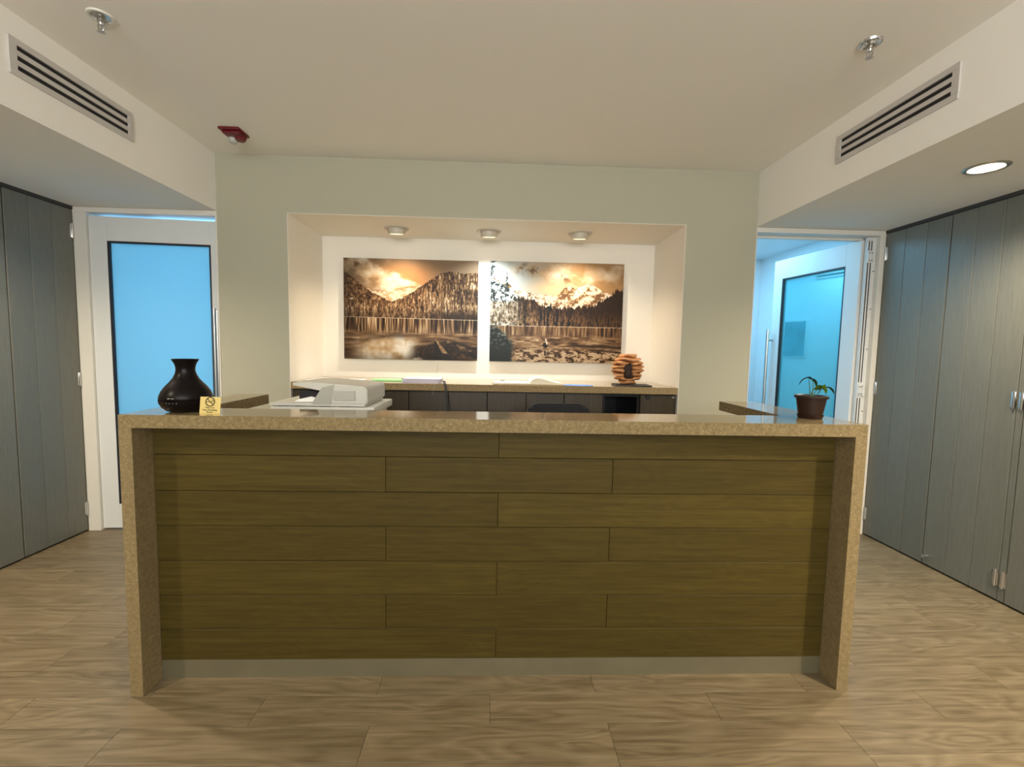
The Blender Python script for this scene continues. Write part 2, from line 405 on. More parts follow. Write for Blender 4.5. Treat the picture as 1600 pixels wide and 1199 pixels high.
# left leaf: hinged left, pushed a few degrees into the next room
d1, X1 = glazed_leaf('door_1', .868, 2.232, (-2.832, YB+.012, 0), R(4.0), FROST, (.112, .078), .165, .19, 'white aluminium door with frosted glass standing slightly ajar on the left')
part('door_handle', d1, STEEL, lambda bm: (cyl(bm, (.852, -.062, 1.16), .013, .013, .88, 'Z', 24), cyl(bm, (.852, -.03, 1.50), .009, .009, .062, 'Y', 16), cyl(bm, (.852, -.03, .82), .009, .009, .062, 'Y', 16)), True, True, label='long brushed steel strip on the stile')
part('door_handle', d1, STEEL, lambda bm: (cyl(bm, (.806, -.012, 1.17), .011, .011, .90, 'Z', 24),), True, True, label='long brushed steel strip on the stile')  # upright steel strip on the stile beside the handle
# right leaf: hinged right, swung wide open into the next room
ang = math.atan2(2.55-1.70, 2.655-2.775)
d2, X2 = glazed_leaf('door_2', .86, 2.232, (2.765, YB+.07, 0), ang, FILM, (.12, .10), .17, .19, 'white aluminium door with cyan glass swung open on the right')
part('door_handle', d2, STEEL, lambda bm: (cyl(bm, (.835, .10, 1.16), .014, .014, .88, 'Z', 24), cyl(bm, (.835, .07, 1.50), .009, .009, .062, 'Y', 16), cyl(bm, (.835, .07, .82), .009, .009, .062, 'Y', 16)), True, True, label='long brushed steel strip on the stile')
def leafhinge(bm, z):
    cyl(bm, (2.768, YB+.052, z), .009, .009, .10, 'Z', 16); box(bm, 2.735, 2.80, YB+.040, YB+.046, z-.045, z+.045, .001)
trim6 = struct('trim_6', ALU, lambda bm: (box(bm, 2.742, 2.806, YB+.03, YB+.060, 0, 2.248, .002),))
for a in (2.748, 2.768):
    part('seal_strip', trim6, GASKET, lambda bm, a=a: (box(bm, a, a+.005, YB+.027, YB+.034, .02, 1.05), box(bm, a, a+.005, YB+.027, YB+.034, 1.17, 2.06), box(bm, a, a+.005, YB+.027, YB+.034, 2.15, 2.22)), label='black rubber seal')
for z in (.20, 1.11, 2.105):
    h = part('hinge', trim6, STEEL if z < 0 else ALU, lambda bm, z=z: (box(bm, 2.744, 2.80, YB+.022, YB+.030, z-.04, z+.04, .001), cyl(bm, (2.786, YB+.020, z), .008, .008, .085, 'Z', 16)), label='white butt hinge')
    part('screw', h, GASKET, lambda bm, z=z: [cyl(bm, (xx, YB+.020, z+dz), .0035, .0035, .004, 'Y', 10) for xx in (2.754, 2.772) for dz in (-.027, .027)])
part('screw', trim6, GASKET, lambda bm: [cyl(bm, (2.797, YB+.029, z), .004, .004, .004, 'Y', 10) for z in (1.42, 1.72, 2.0, .95)])
# in the right-hand room: picture and air grille on its near side wall (seen mirrored in the open leaf's glass)
pr = thing('wall_picture', 'small pale blue picture mirrored in the open door glass', 'picture', (1.50, 3.19, 1.35))
part('frame', pr, ALU, lambda bm: box(bm, 1.501, 1.522, 3.04, 3.335, 1.34, 1.77, .003))
part('print', pr, noise_bump(mat('blue_print', (.10, .20, .26), .5), 8, .1, vary=(5, .7)), lambda bm: box(bm, 1.521, 1.524, 3.055, 3.32, 1.355, 1.755))
gr = thing('air_grille', 'white air grille mirrored at the top of the open door glass', 'vent', (1.50, 2.78, 2.22))
part('frame', gr, VENTW, lambda bm: box(bm, 1.501, 1.512, 2.58, 2.98, 2.21, 2.36, .002))
for k in range(3):
    part('slot', gr, GASKET, lambda bm, k=k: box(bm, 1.511, 1.514, 2.60, 2.96, 2.235+k*.038, 2.250+k*.038))

# ------------------------------------------------------------------ closet doors along both side walls
def closet(side, y0, y1, label, hinges, knob=False, widths=3, pull=None):
    X = XWL if side < 0 else XWR
    d = thing('closet_door', label, 'door', (X, (y0+y1)/2, 0), 0)
    inn = lambda a, b: (X-.022*1, X) if side < 0 else (X, X+.022)
    xa, xb = (X-.022, X) if side < 0 else (X, X+.022)
    n = widths; wdt = (y1-y0)/n
    for k in range(n):
        a, b = y0+k*wdt, y0+(k+1)*wdt
        g0 = .0022 if k == 0 else .0013; g1 = .0022 if k == n-1 else .0013
        def fn(bm):
            box(bm, xa, xb, a+g0, b-g1, .012, SO-.024)
            bmesh.ops.bevel(bm, geom=list(bm.edges), offset=.0012, segments=1, affect='EDGES')
        part('plank', d, CLOSET, fn)
    s = 1 if side < 0 else -1
    for (hy, hz) in hinges:
        def hf(bm):
            box(bm, X+s*-.001, X+s*.004, hy-.014, hy+.014, hz-.045, hz+.045, .001)
            cyl(bm, (X+s*.006, hy, hz), .0055, .0055, .10, 'Z', 12)
        part('hinge', d, CHROME, hf, 30, label='chrome hinge')
    if knob:
        part('door_stop', d, CHROME, lambda bm: (cyl(bm, (X+s*.012, knob, .07), .008, .010, .024, 'X', 20), cyl(bm, (X+s*.026, knob, .07), .012, .012, .006, 'X', 20)), 30, label='small chrome bolt near the floor')
    return d
closet(1, 1.095, 1.572, 'grey wood closet door beside the open white doorway on the right', [(1.562, 2.12), (1.562, 1.13), (1.562, .17)])
closet(1, .648, 1.092, 'grey wood closet door on the right with a small chrome bolt near the floor', [(.660, 2.12), (.660, 1.145), (.660, .137)], knob=1.06)
closet(1, .150, .612, 'grey wood closet door cut off by the right edge of the photo', [(.622, 1.143), (.622, .137), (.622, 2.12)])
struct('trim_7', CLOSET, lambda bm: box(bm, XWR+.001, XWR+.024, .614, .646, .012, SO-.024))
closet(-1, 1.135, 1.572, 'grey wood closet door beside the frosted white door on the left', [(1.562, 2.12), (1.562, 1.10), (1.562, .17)])
closet(-1, .690, 1.131, 'grey wood closet door cut off by the left edge of the photo', [])
for k in range(3):
    closet(1, .150-(k+1)*.47+.002, .150-k*.47-.002, ['grey wood closet door just outside the right edge', 'grey wood closet door right of the desk, level with the viewer', 'grey wood closet door right of and behind the viewer'][k], [])
    closet(-1, .690-(k+1)*.47+.002, .690-k*.47-.002, ['grey wood closet door just outside the left edge', 'grey wood closet door left of the desk front', 'grey wood closet door left of the viewer'][k], [])
struct('trim_8', CLOSET, lambda bm: (box(bm, XWL-.024, XWL-.001, YF, -.725, .012, SO-.024), box(bm, XWR+.001, XWR+.024, YF, -1.265, .012, SO-.024)))

# ------------------------------------------------------------------ ceiling fittings
def vent(xf, y0, y1, side, label):
    s = 1 if side < 0 else -1      # direction into the room
    z0, z1 = 2.428, 2.576
    v = thing('air_vent', label, 'vent', (xf, (y0+y1)/2, z0), 0, 'ceiling air vents')
    X = lambda a, b: (xf+min(s*a, s*b), xf+max(s*a, s*b))
    def fr(bm):
        box(bm, *X(0, .008), y0, y1, z1-.026, z1, .002); box(bm, *X(0, .008), y0, y1, z0, z0+.026, .002)
        box(bm, *X(0, .008), y0, y0+.03, z0+.026, z1-.026); box(bm, *X(0, .008), y1-.03, y1, z0+.026, z1-.026)
    part('frame', v, VENTW, fr)
    part('backing', v, VENTD, lambda bm: box(bm, *X(0, .001), y0+.03, y1-.03, z0+.026, z1-.026))
    hh = (z1-z0-.052); sl = .0185; bar = (hh-3*sl)/2
    for k in range(2):
        za = z0+.026+sl+k*(sl+bar)
        part('vane', v, VENTW, lambda bm: box(bm, *X(.001, .007), y0+.03, y1-.03, za, za+bar, .001))
    return v
vent(XSL, .257, .868, -1, 'white three-slot air vent on the left dropped ceiling')
vent(XSR, .168, .832, 1, 'white three-slot air vent on the right dropped ceiling')

def sprinkler(x, y, label, m, zb=H, flat=False):
    s = thing('fire_sprinkler', label, 'sprinkler', (x, y, zb), 0, 'ceiling fire sprinklers')
    if flat:
        part('escutcheon', s, m, lambda bm: lathe(bm, [(.034, -.003), (.0345, -.0065), (.0435, -.0065), (.0455, -.003), (.0455, 0), (.034, 0)], (x, y, zb), 48, close=True), 30)
        part('cup', s, STEEL, lambda bm: lathe(bm, [(.012, -.006), (.026, -.003), (.0338, -.002), (.0338, 0)], (x, y, zb), 40), True)
    else:
        part('escutcheon', s, m, lambda bm: lathe(bm, [(.016, -.012), (.020, -.004), (.028, -.003), (.036, -.008), (.0405, -.007), (.043, 0), (.030, 0)], (x, y, zb), 40), True)
    part('body', s, STEEL, lambda bm: lathe(bm, [(.0, -.036), (.008, -.036), (.010, -.028), (.013, -.026), (.013, -.012), (.017, -.010), (.017, 0), (0, 0)], (x, y, zb), 24), 30, label='dark steel body')
    def yoke(bm):
        for q in (-1, 1):
            tube(bm, [(x+q*.010, y, zb-.026), (x+q*.013, y, zb-.040), (x+q*.009, y, zb-.054), (x, y, zb-.060)], .0022, 8)
        cyl(bm, (x, y, zb-.046), .0025, .0025, .03, 'Z', 10)
    part('yoke', s, STEEL, yoke, True)
    def defl(bm):
        cyl(bm, (x, y, zb-.062), .006, .006, .003, 'Z', 12)
        for k in range(8):
            a = 2*PI*k/8; c, sn = math.cos(a), math.sin(a)
            m4 = Matrix.Translation((x+c*.010, y+sn*.010, zb-.062)) @ Matrix.Rotation(a, 4, 'Z') @ Matrix.Diagonal((.010, .004, .0015, 1))
            bmesh.ops.create_cube(bm, size=1, matrix=m4)
    part('deflector', s, STEEL, defl)
sprinkler(-1.612, .285, 'white-ringed fire sprinkler on the ceiling at upper left', FRAME, flat=True)
sprinkler(1.54, .235, 'chrome fire sprinkler on the ceiling at upper right', CHROME)

al_ = thing('fire_alarm', 'red square fire alarm strobe on the ceiling', 'alarm', (-1.635, 1.25, H))
ax, ay = -1.635, 1.245
part('base_plate', al_, REDP, lambda bm: box(bm, ax-.062, ax+.062, ay-.062, ay+.062, H-.014, H, .004), 30)
part('housing', al_, REDP, lambda bm: (box(bm, ax-.050, ax+.054, ay-.045, ay+.050, H-.030, H-.013, .008), cyl(bm, (ax+.022, ay+.03, H-.036), .026, .034, .016, 'Z', 28)), 30)
part('strobe_lens', al_, LENS, lambda bm: lathe(bm, [(0, -.034), (.014, -.032), (.024, -.022), (.027, -.008), (.027, 0), (0, 0)], (ax-.026, ay+.034, H-.028), 28), True, label='clear strobe lens')
part('strobe_tube', al_, CHROME, lambda bm: (cyl(bm, (ax-.026, ay+.034, H-.040), .004, .004, .036, 'X', 12), cyl(bm, (ax-.026, ay+.034, H-.031), .018, .018, .003, 'Z', 20)), 30)

# recessed downlights in the dropped side ceilings
def downlight(x, y, label, power, col=WARM):
    d = thing('downlight', label, 'lamp', (x, y, SO), 0, 'recessed downlights')
    part('trim_ring', d, STEEL, lambda bm: lathe(bm, [(.064, 0), (.066, -.006), (.080, -.007), (.086, -.002), (.086, 0)], (x, y, SO), 48), True, label='satin metal ring')
    part('lamp', d, BULB, lambda bm: lathe(bm, [(.066, -.003), (.05, -.0045), (.0, -.005)], (x, y, SO), 40), True, label='glowing warm lamp face')
    light('downlight_lamp', 'SPOT', (x, y, SO-.03), power, col, (x, y, 0), .05, spot=R(150), blend=.9)
downlight(2.347, .467, 'lit recessed downlight in the right dropped ceiling', 46)
downlight(-2.40, .42, 'lit recessed downlight in the left dropped ceiling, just outside the frame', 52)
downlight(2.347, -1.15, 'recessed downlight right of the viewer', 150)
downlight(-2.40, -1.15, 'recessed downlight left of the viewer', 66)

# swivel spotlights in the alcove ceiling
def spot(x, y, label, power, col, tx):
    s = thing('alcove_spotlight', label, 'lamp', (x, y, NZ), 0, 'alcove ceiling spotlights')
    z = NZ-.002
    part('trim_ring', s, FIXW, lambda bm: lathe(bm, [(.068, 0), (.069, -.006), (.088, -.009), (.096, -.003), (.096, 0)], (x, y, z), 48), True)
    rot = Matrix.Rotation(R(10), 4, 'X')
    part('swivel_head', s, FIXW, lambda bm: lathe(bm, [(.066, .01), (.066, -.034), (.062, -.040), (.050, -.040), (.048, -.030), (0, -.030)], (x, y, z-.004), 40, rot), 30)
    part('knob', s, FIXW, lambda bm: cyl(bm, (x, y-.012, z-.047), .004, .006, .010, 'Z', 12))
    part('lamp', s, BULBW, lambda bm: lathe(bm, [(.046, -.032), (0, -.034)], (x, y, z-.004), 32, rot), label='glowing lamp face')
    light('alcove_lamp', 'SPOT', (x, y+.012, NZ-.060), power, col, (tx, NY-.20, .95), .012, spot=R(134), blend=1.0)
spot(-.785, 1.895, 'left one of the three spotlights in the alcove ceiling', 22, (1.0, .80, .56), -.82)
spot(-.070, 1.905, 'middle one of the three spotlights in the alcove ceiling', 34, (.78, .92, 1.0), -.09)
spot(.640, 1.885, 'right one of the three spotlights in the alcove ceiling', 22, (1.0, .82, .60), .68)

# ------------------------------------------------------------------ landscape prints (painted in code)
def vnoise(W, Hh, sx, sy, seed, octv=4, rough=.55):
    rng = np.random.RandomState(seed); out = np.zeros((Hh, W)); amp = 1; tot = 0
    yy, xx = np.mgrid[0:Hh, 0:W]
    for o in range(octv):
        gx, gy = xx/W*sx*2**o, yy/Hh*sy*2**o
        g = rng.rand(int(sy*2**o)+3, int(sx*2**o)+3)
        ix, iy = gx.astype(int), gy.astype(int); fx, fy = gx-ix, gy-iy
        fx = fx*fx*(3-2*fx); fy = fy*fy*(3-2*fy)
        v = (g[iy, ix]*(1-fx)+g[iy, ix+1]*fx)*(1-fy)+(g[iy+1, ix]*(1-fx)+g[iy+1, ix+1]*fx)*fy
        out += v*amp; tot += amp; amp *= rough
    return out/tot
def ss(a, b, x): t = np.clip((x-a)/(b-a), 0, 1); return t*t*(3-2*t)
def tone(v, pal):
    v = np.clip(v, 0, 1); xs = [p[0] for p in pal]
    return np.stack([np.interp(v, xs, [p[1][i]/255 for p in pal]) for i in range(3)], -1)
SEP = [(0, (18, 10, 4)), (.25, (72, 46, 24)), (.5, (140, 104, 66)), (.75, (205, 172, 128)), (1, (252, 240, 220))]
def lerp(a, b, t): return a*(1-t[..., None])+b*t[..., None]
def paint_left(W=720, Hh=540):
    V, U = np.mgrid[0:Hh, 0:W]; U = U/W; V = V/Hh
    a = vnoise(W, Hh, 7, 5, 1, 5); fine = vnoise(W, Hh, 90, 60, 2, 3, .7); tr = .5*vnoise(W, Hh, 120, 40, 3, 3, .8)+.5*vnoise(W, Hh, 130, 12, 53, 3, .7); jag = vnoise(W, 1, 60, 1, 4, 3)[0][None, :]
    skyt = np.array([150, 122, 90])/255.; orange = np.array([205, 138, 80])/255.
    glow = np.exp(-(((U-.47)/.2)**2+((V-.2)/.16)**2))  # warm lamp glow painted into the sky colour
    img = lerp(np.ones((Hh, W, 3))*skyt, np.ones((Hh, W, 3))*orange, np.clip(glow*.8, 0, 1))
    ang_ = V-U*.55
    cl = vnoise(W, Hh, 9, 10, 5, 5, .6)
    band = np.exp(-((ang_-.02)/.13)**2)*ss(.50, .36, U) + .9*np.exp(-(((U-.47)/.09)**2+((V-.24)/.035)**2))
    c = ss(.36, .62, cl*.75+band*.42-.08)*np.clip(band*1.7, 0, 1)
    img = lerp(img, tone(.80+.6*(cl-.45), SEP), c)
    dk = ss(.5, .7, vnoise(W, Hh, 22, 16, 6, 3))*np.exp(-(((U-.1)/.13)**2+((V-.05)/.08)**2))
    img = lerp(img, tone(np.full_like(U, .42), SEP), dk*.8)
    # snowy range in the middle
    rid = np.interp(U[0], [0, .18, .25, .33, .40, .45, .52, .60], [.3, .29, .325, .32, .31, .285, .27, .25])[None, :]+(jag-.5)*.03
    snow = tone(.9+.5*(vnoise(W, Hh, 40, 45, 8, 3, .7)-.62), SEP)
    img = lerp(img, snow, ss(0, .006, V-rid)*ss(.62, .58, U))
    # left slope
    rl = np.interp(U[0], [0, .03, .08, .14, .2, .27, .33, .45], [.13, .15, .20, .27, .32, .37, .41, .44])[None, :]+(jag-.5)*.018
    tex = .30+.75*(fine-.5)+.5*(vnoise(W, Hh, 26, 18, 9, 3)-.5)
    streak = ss(.62, .72, vnoise(W, Hh, 12, 30, 10, 3)+.12*np.sin((V-U*.9)*60))*ss(.25, .12, U)*ss(.2, .26, V)*ss(.48, .4, V)
    img = lerp(img, tone(tex+.06+streak*.6, SEP), ss(0, .004, V-rl)*ss(.5, .3, U))
    # right forested hill
    rr = np.interp(U[0], [.28, .33, .42, .52, .58, .65, .71, .77, .83, .89, .94, 1], [.50, .425, .39, .31, .255, .185, .135, .112, .110, .13, .115, .115])[None, :]+(jag-.5)*.022
    tv = .33+1.9*(tr-.5)+.35*(a-.5)+.16*ss(.30, .52, V)
    pale = ss(.86, .95, U)*ss(.2, .27, V)*ss(.33, .25, V)*.3
    hill = ss(0, .004, V-rr)
    img = lerp(img, tone(tv+pale, SEP), hill*(U > .28))
    low = ss(0, .01, V-.40)*ss(.36, .2, U); img = lerp(img, tone(.42+1.2*(tr-.5), SEP), low)
    lowc = ss(.42, .45, V); img = lerp(img, tone(.46+2.1*(tr-.5), SEP), lowc*.85)
    img = lerp(img, tone(.10+.6*(tr-.45), SEP), ss(.47+.04*(a-.5), .56, V+.05*(tr-.5))*(.35+.6*ss(.55, .8, U)))
    # water
    wt = vnoise(W, Hh, 120, 5, 11, 2, .6)
    wv = .42+1.5*(wt-.5)-.25*ss(.62, .8, U)*ss(.75, .6, V)
    wat = tone(wv, SEP)
    rip = vnoise(W, Hh, 10, 60, 12, 4)
    low2 = tone(.42+.9*(rip-.5)+.2*(a-.5), SEP); wat = lerp(wat, low2, ss(.69, .76, V+.06*(a-.5)))
    el = np.exp(-(((U-.34)/.22)**4+((V-.95)/.19)**4)); wat = lerp(wat, tone(.88+.9*(vnoise(W, Hh, 12, 9, 13, 4)-.5), SEP), np.clip(el*1.3, 0, 1))
    arcd = np.exp(-(((V-.75-.9*(U-.42)**2)/.025)**2))*ss(.02, .2, U)*ss(.75, .6, U); wat = lerp(wat, tone(.16+.4*(rip-.5), SEP), arcd*.45)
    rk = ss(.0, .05, V-(.80+.03*np.sin(U*14)))*ss(.47, .6, U+.2*(V-.8))*ss(.38, .52, vnoise(W, Hh, 9, 16, 14, 4)+.1)
    wat = lerp(wat, tone(.07+.5*(fine-.5), SEP), rk*.9)
    st = ((V-.79)/.14); stump = (st > 0)*(st < 1)*(np.abs(U-(.685+.07*st)) < .006+.014*st); wat = lerp(wat, tone(.55+.5*(fine-.5), SEP), stump.astype(float))
    dkst = (st > .1)*(st < 1.1)*(np.abs(U-(.685+.01*st)) < .008+.02*st); wat = lerp(wat, tone(.05+0*U, SEP), dkst.astype(float)*(1-stump))
    img = np.where((V > .583)[..., None], wat, img)
    line = np.exp(-((V-.584-.012*U+.006)/.003)**2); img = lerp(img, tone(np.full_like(U, .88), SEP), line*.9)
    edge = ss(0, .2, U)*.25+.75; 
    return img*(1-.25*ss(.9, 1, V))[..., None]*edge[..., None]
def paint_right(W=720, Hh=540):
    V, U = np.mgrid[0:Hh, 0:W]; U = U/W; V = V/Hh
    a = vnoise(W, Hh, 7, 5, 31, 5); fine = vnoise(W, Hh, 95, 70, 32, 3, .7); tr = .45*vnoise(W, Hh, 110, 40, 33, 3, .8)+.55*vnoise(W, Hh, 110, 9, 63, 3, .75); jag = vnoise(W, 1, 90, 1, 34, 3, .8)[0][None, :]
    sky = lerp(np.ones((Hh, W, 3))*np.array([206, 206, 192])/255., np.ones((Hh, W, 3))*np.array([178, 136, 86])/255., ss(.2, .75, U))
    glow = np.exp(-(((U-.5)/.2)**2+((V-.27)/.08)**2)); sky = lerp(sky, np.ones((Hh, W, 3))*np.array([250, 214, 160])/255., glow*.9)
    cl = vnoise(W, Hh, 8, 8, 35, 5, .6)
    m = np.exp(-(((U-.45)/.28)**2+((V-.08-.15*(U-.3))/.11)**2))+.9*np.exp(-(((U-.95)/.13)**2+((V-.09)/.1)**2))+.7*np.exp(-(((U-.73)/.04)**2+((V-.17)/.03)**2))
    c = ss(.42, .6, cl*.8+.22*m)*np.clip(m*1.5, 0, 1)
    img = lerp(sky, tone(.78+.5*(cl-.5), SEP), c)
    dk = ss(.52, .66, vnoise(W, Hh, 16, 12, 36, 4))*np.exp(-(((V-.05-.28*(U-.2))/.05)**2))*ss(.12, .2, U)*ss(.7, .55, U); img = lerp(img, tone(np.full_like(U, .38), SEP), dk*.85)
    rid = np.interp(U[0], [0, .08, .14, .2, .28, .42, .5, .55, .58, .63, .67, .73, .78, .84, .9, 1], [.16, .18, .22, .28, .30, .32, .33, .25, .235, .245, .235, .205, .22, .27, .30, .33])[None, :]+(jag-.5)*.012
    rockn = vnoise(W, Hh, 34, 34, 37, 4, .7); rocks = ss(.42, .68, rockn+.08*np.sin((U+V*.7)*50)+.1*np.exp(-(((U-.56)/.05)**2+((V-.29)/.05)**2)))
    img = lerp(img, tone(.96-.55*rocks, SEP), ss(0, .005, V-rid))
    tree = np.interp(U[0], [0, .12, .2, .3, .4, .5, .6, .7, .8, .88, .94, 1], [.26, .28, .35, .37, .42, .445, .45, .43, .40, .33, .28, .24])[None, :]+(jag-.5)*.09
    tv = .12+1.7*(tr-.5)*ss(.9, .3, U)+.20*ss(.45, .6, V)*(tr > .5)+.12*(fine-.5)
    img = lerp(img, tone(tv, SEP), ss(0, .006, V-tree))
    sn = vnoise(W, Hh, 70, 48, 38, 3, .8); white = np.array([236, 238, 226])/255.; dark = np.array([40, 44, 36])/255.
    sp = lerp(np.ones((Hh, W, 3))*white, np.ones((Hh, W, 3))*dark, ss(.44, .56, sn))
    lm = ss(.25, .12, U+.08*(a-.5))*ss(0, .01, V-(.16+U*.75+.03*(jag-.5))) + 0
    img = lerp(img, sp, np.clip(lm, 0, 1)*(V < .66)); 
    mid = ss(.34, .14, U)*ss(.38, .42, V)*ss(.64, .6, V)*.6; img = lerp(img, tone(.6+1.8*(tr-.5), SEP), mid)
    spire = (np.abs(U-.122) < (V-.11)*.10+.001)*(V > .11)*(V < .3)*(fine > .42); img = lerp(img, np.ones((Hh, W, 3))*dark, spire.astype(float))
    bt = (U < .045-.03*np.abs(np.sin(V*60)))*(V < .3)*(sn > .45); img = lerp(img, np.ones((Hh, W, 3))*dark, bt.astype(float))
    wt = vnoise(W, Hh, 90, 4, 39, 2, .7); rip = vnoise(W, Hh, 14, 60, 40, 4, .65)
    wat = tone(.44+.9*(wt-.5)-.18*ss(.6, 1, U), SEP)
    wat = lerp(wat, tone(.50+1.1*(rip-.5)-.1*ss(.7, 1, U), SEP), ss(.70, .76, V))
    stn = ss(.42, .62, vnoise(W, Hh, 34, 60, 41, 4, .7)); wat = lerp(wat, tone(.80-.62*stn, SEP), ss(.84, .90, V)*ss(.15, .25, U))
    logs = np.exp(-((V-.82-.05*(U-.6))/.014)**2)*ss(.55, .65, U)+np.exp(-((V-.86-.1*(U-.7))/.01)**2)*ss(.7, .8, U); wat = lerp(wat, tone(np.full_like(U, .12), SEP), np.clip(logs, 0, 1)*.85)
    img = np.where((V > .635)[..., None], wat, img)
    img = lerp(img, tone(np.full_like(U, .9), SEP), np.exp(-((V-.637)/.004)**2)*.85*ss(.05, .1, U)*(fine > .38))
    br = (((U-.42)/.02)**2+((V-.825)/.03)**2 < 1)*(V > .8); img = lerp(img, tone(np.full_like(U, .05), SEP), br.astype(float))
    br2 = (np.abs(U-.418) < .006)*(V > .885)*(V < .93); img = lerp(img, tone(np.full_like(U, .1), SEP), br2.astype(float))
    br3 = (np.abs(U-.425-(V-.78)*.2) < .006)*(V > .76)*(V < .82); img = lerp(img, tone(np.full_like(U, .9), SEP), br3.astype(float))
    bn = vnoise(W, Hh, 60, 60, 43, 3, .8); bush = ss(.0, .04, .19*np.clip((V-.55)/.25, 0, 1)+.05*(bn-.5)-U)
    img = lerp(img, lerp(np.ones((Hh, W, 3))*np.array([22, 28, 22])/255., np.ones((Hh, W, 3))*np.array([150, 158, 140])/255., ss(.58, .66, bn)*ss(.95, .65, V)), bush*ss(.62, .68, V))
    return img
def print_mat(name, arr):
    Hh, W, _ = arr.shape
    im = bpy.data.images.new(name, W, Hh); px = np.ones((Hh, W, 4), np.float32); px[..., :3] = np.clip(arr[::-1], 0, 1)*(.80, .80, .82)
    im.pixels.foreach_set(px.ravel()); im.update(); im.pack()
    m = mat(name, (1, 1, 1), .35, spec=.2); n, l, b = N(m)
    t = n.new('ShaderNodeTexImage'); t.image = im; t.interpolation = 'Cubic'; t.extension = 'EXTEND'
    l.new(t.outputs[0], b.inputs['Base Color']); return m
def picture(x0, x1, z0, z1, m, label):
    p = thing('landscape_print', label, 'picture', ((x0+x1)/2, NY, z0), 0)
    yf = NY-.030
    part('panel', p, BLACK, lambda bm: box(bm, x0, x1, yf, yf+.006, z0, z1))
    for a in (x0+.12, x1-.12):
        for b in (z0+.12, z1-.12): part('mount', p, STEEL, lambda bm: cyl(bm, (a, NY-.0125, b), .012, .012, .022, 'Y', 16))
    me = bpy.data.meshes.new('print')
    me.from_pydata([(x0, yf-.0008, z0), (x1, yf-.0008, z0), (x1, yf-.0008, z1), (x0, yf-.0008, z1)], [], [(0, 1, 2, 3)])
    uv = me.uv_layers.new(name='UVMap')
    for i, c in enumerate([(0, 0), (1, 0), (1, 1), (0, 1)]): uv.data[i].uv = c
    me.transform(Matrix.Translation(-p.location)); me.materials.append(m)
    o = bpy.data.objects.new('print', me); C.objects.link(o); o.parent = p
picture(-1.288, -.160, 1.262, 2.106, print_mat('forest_lake_print', paint_left()), 'sepia print of forested hill and lake, left in the alcove')
picture(-.056, 1.085, 1.262, 2.112, print_mat('snow_peak_print', paint_right()), 'sepia print of snowy peak over a lake, right in the alcove')

# ------------------------------------------------------------------ reception desk
desk = thing('reception_desk', 'reception desk with speckled stone top and olive wood plank front', 'desk', (.04, 0, 0))
WI = 1.245; WY = .77
def ctop(bm):
    prism(bm, [(XL, 0), (XR, 0), (XR, WY), (1.255, WY), (1.255, .222), (-1.222, .205), (-1.222, WY), (XL, WY)], T-TH, T, 'XY')
    bmesh.ops.bevel(bm, geom=list(bm.edges), offset=.0015, segments=2, affect='EDGES')
part('countertop', desk, STONE, ctop, 30)
part('side_panel', desk, STONEF, lambda bm: box(bm, XL, XL+.048, 0, .22, 0, T-TH, .0015))
part('side_panel', desk, STONEF, lambda bm: box(bm, XR-.048, XR, 0, .22, 0, T-TH, .0015))
part('wing_panel', desk, DESKWOOD, lambda bm: box(bm, XL+.01, XL+.03, .22, WY-.05, .0, T-TH))
part('wing_panel', desk, DESKWOOD, lambda bm: box(bm, XR-.03, XR-.01, .22, WY-.12, .0, T-TH))
part('backing_board', desk, DESKEDGE, lambda bm: box(bm, XL+.048, XR-.048, .112, .135, 0, T-TH))
part('worktop', desk, STONE, lambda bm: (box(bm, XL+.035, XR-.035, .14, .74, .70, .73, .001)))
part('plinth', desk, PLINTH, lambda bm: box(bm, XL+.049, XR-.049, .100, .112, 0, .078))
for yy, zz in ((.74, 1.083), (.70, 1.073), (.66, 1.073)):
    part('screw_hole', desk, GASKET, lambda bm: cyl(bm, (1.2545, yy, zz), .004, .004, .002, 'X', 10))
zs = [(.078, .2085), (.2105, .3515), (.3535, .4955), (.4975, .6400), (.6420, .7830), (.7850, .9280), (.9300, 1.049)]
for r, (za, zb) in enumerate(zs):
    cuts = [.0185] if r % 2 == 0 else [-.434, .481]
    if r in (5,): cuts = [-.434, .485]
    xs = [XL+.049]+cuts+[XR-.049]
    for a, b in zip(xs, xs[1:]):
        def fn(bm):
            box(bm, a+.0008, b-.0008, .098+random.uniform(-.0005, .0005), .112, za, zb)
            bmesh.ops.bevel(bm, geom=[e for e in bm.edges if all(v.co.y < .105 for v in e.verts)], offset=.0014, segments=1, affect='EDGES')
        part('plank', desk, DESKWOOD, fn)

# ------------------------------------------------------------------ on the desk
vx, vy = -1.214, .115
v = thing('aroma_diffuser', 'glossy black vase-shaped aroma diffuser standing on the desk top', 'diffuser', (vx, vy, T))
part('base', v, VASE, lambda bm: lathe(bm, [(0, .001), (.050, .001), (.066, .006), (.080, .018), (.0885, .034), (.0905, .0475), (.089, .0478), (0, .0478)], (vx, vy, T), 64), 30)
part('body', v, VASE, lambda bm: lathe(bm, [(0, .049), (.0888, .049), (.0895, .051), (.088, .062), (.081, .080), (.069, .098), (.055, .114), (.043, .130), (.0355, .146), (.0322, .160), (.0325, .172), (.0355, .185), (.041, .196), (.0455, .2035), (.0445, .205), (.040, .199), (.033, .185), (.028, .170), (.0, .165)], (vx, vy, T), 64), True)
part('button', v, PRINT2, lambda bm: [cyl(bm, (vx+(k-1.3)*.012, vy-.0885*math.cos(((k-1.3)*.012)/.0885)-.0002, T+.040), .0016, .0016, .0015, 'Y', 8) for k in range(4)], label='row of tiny grey buttons')
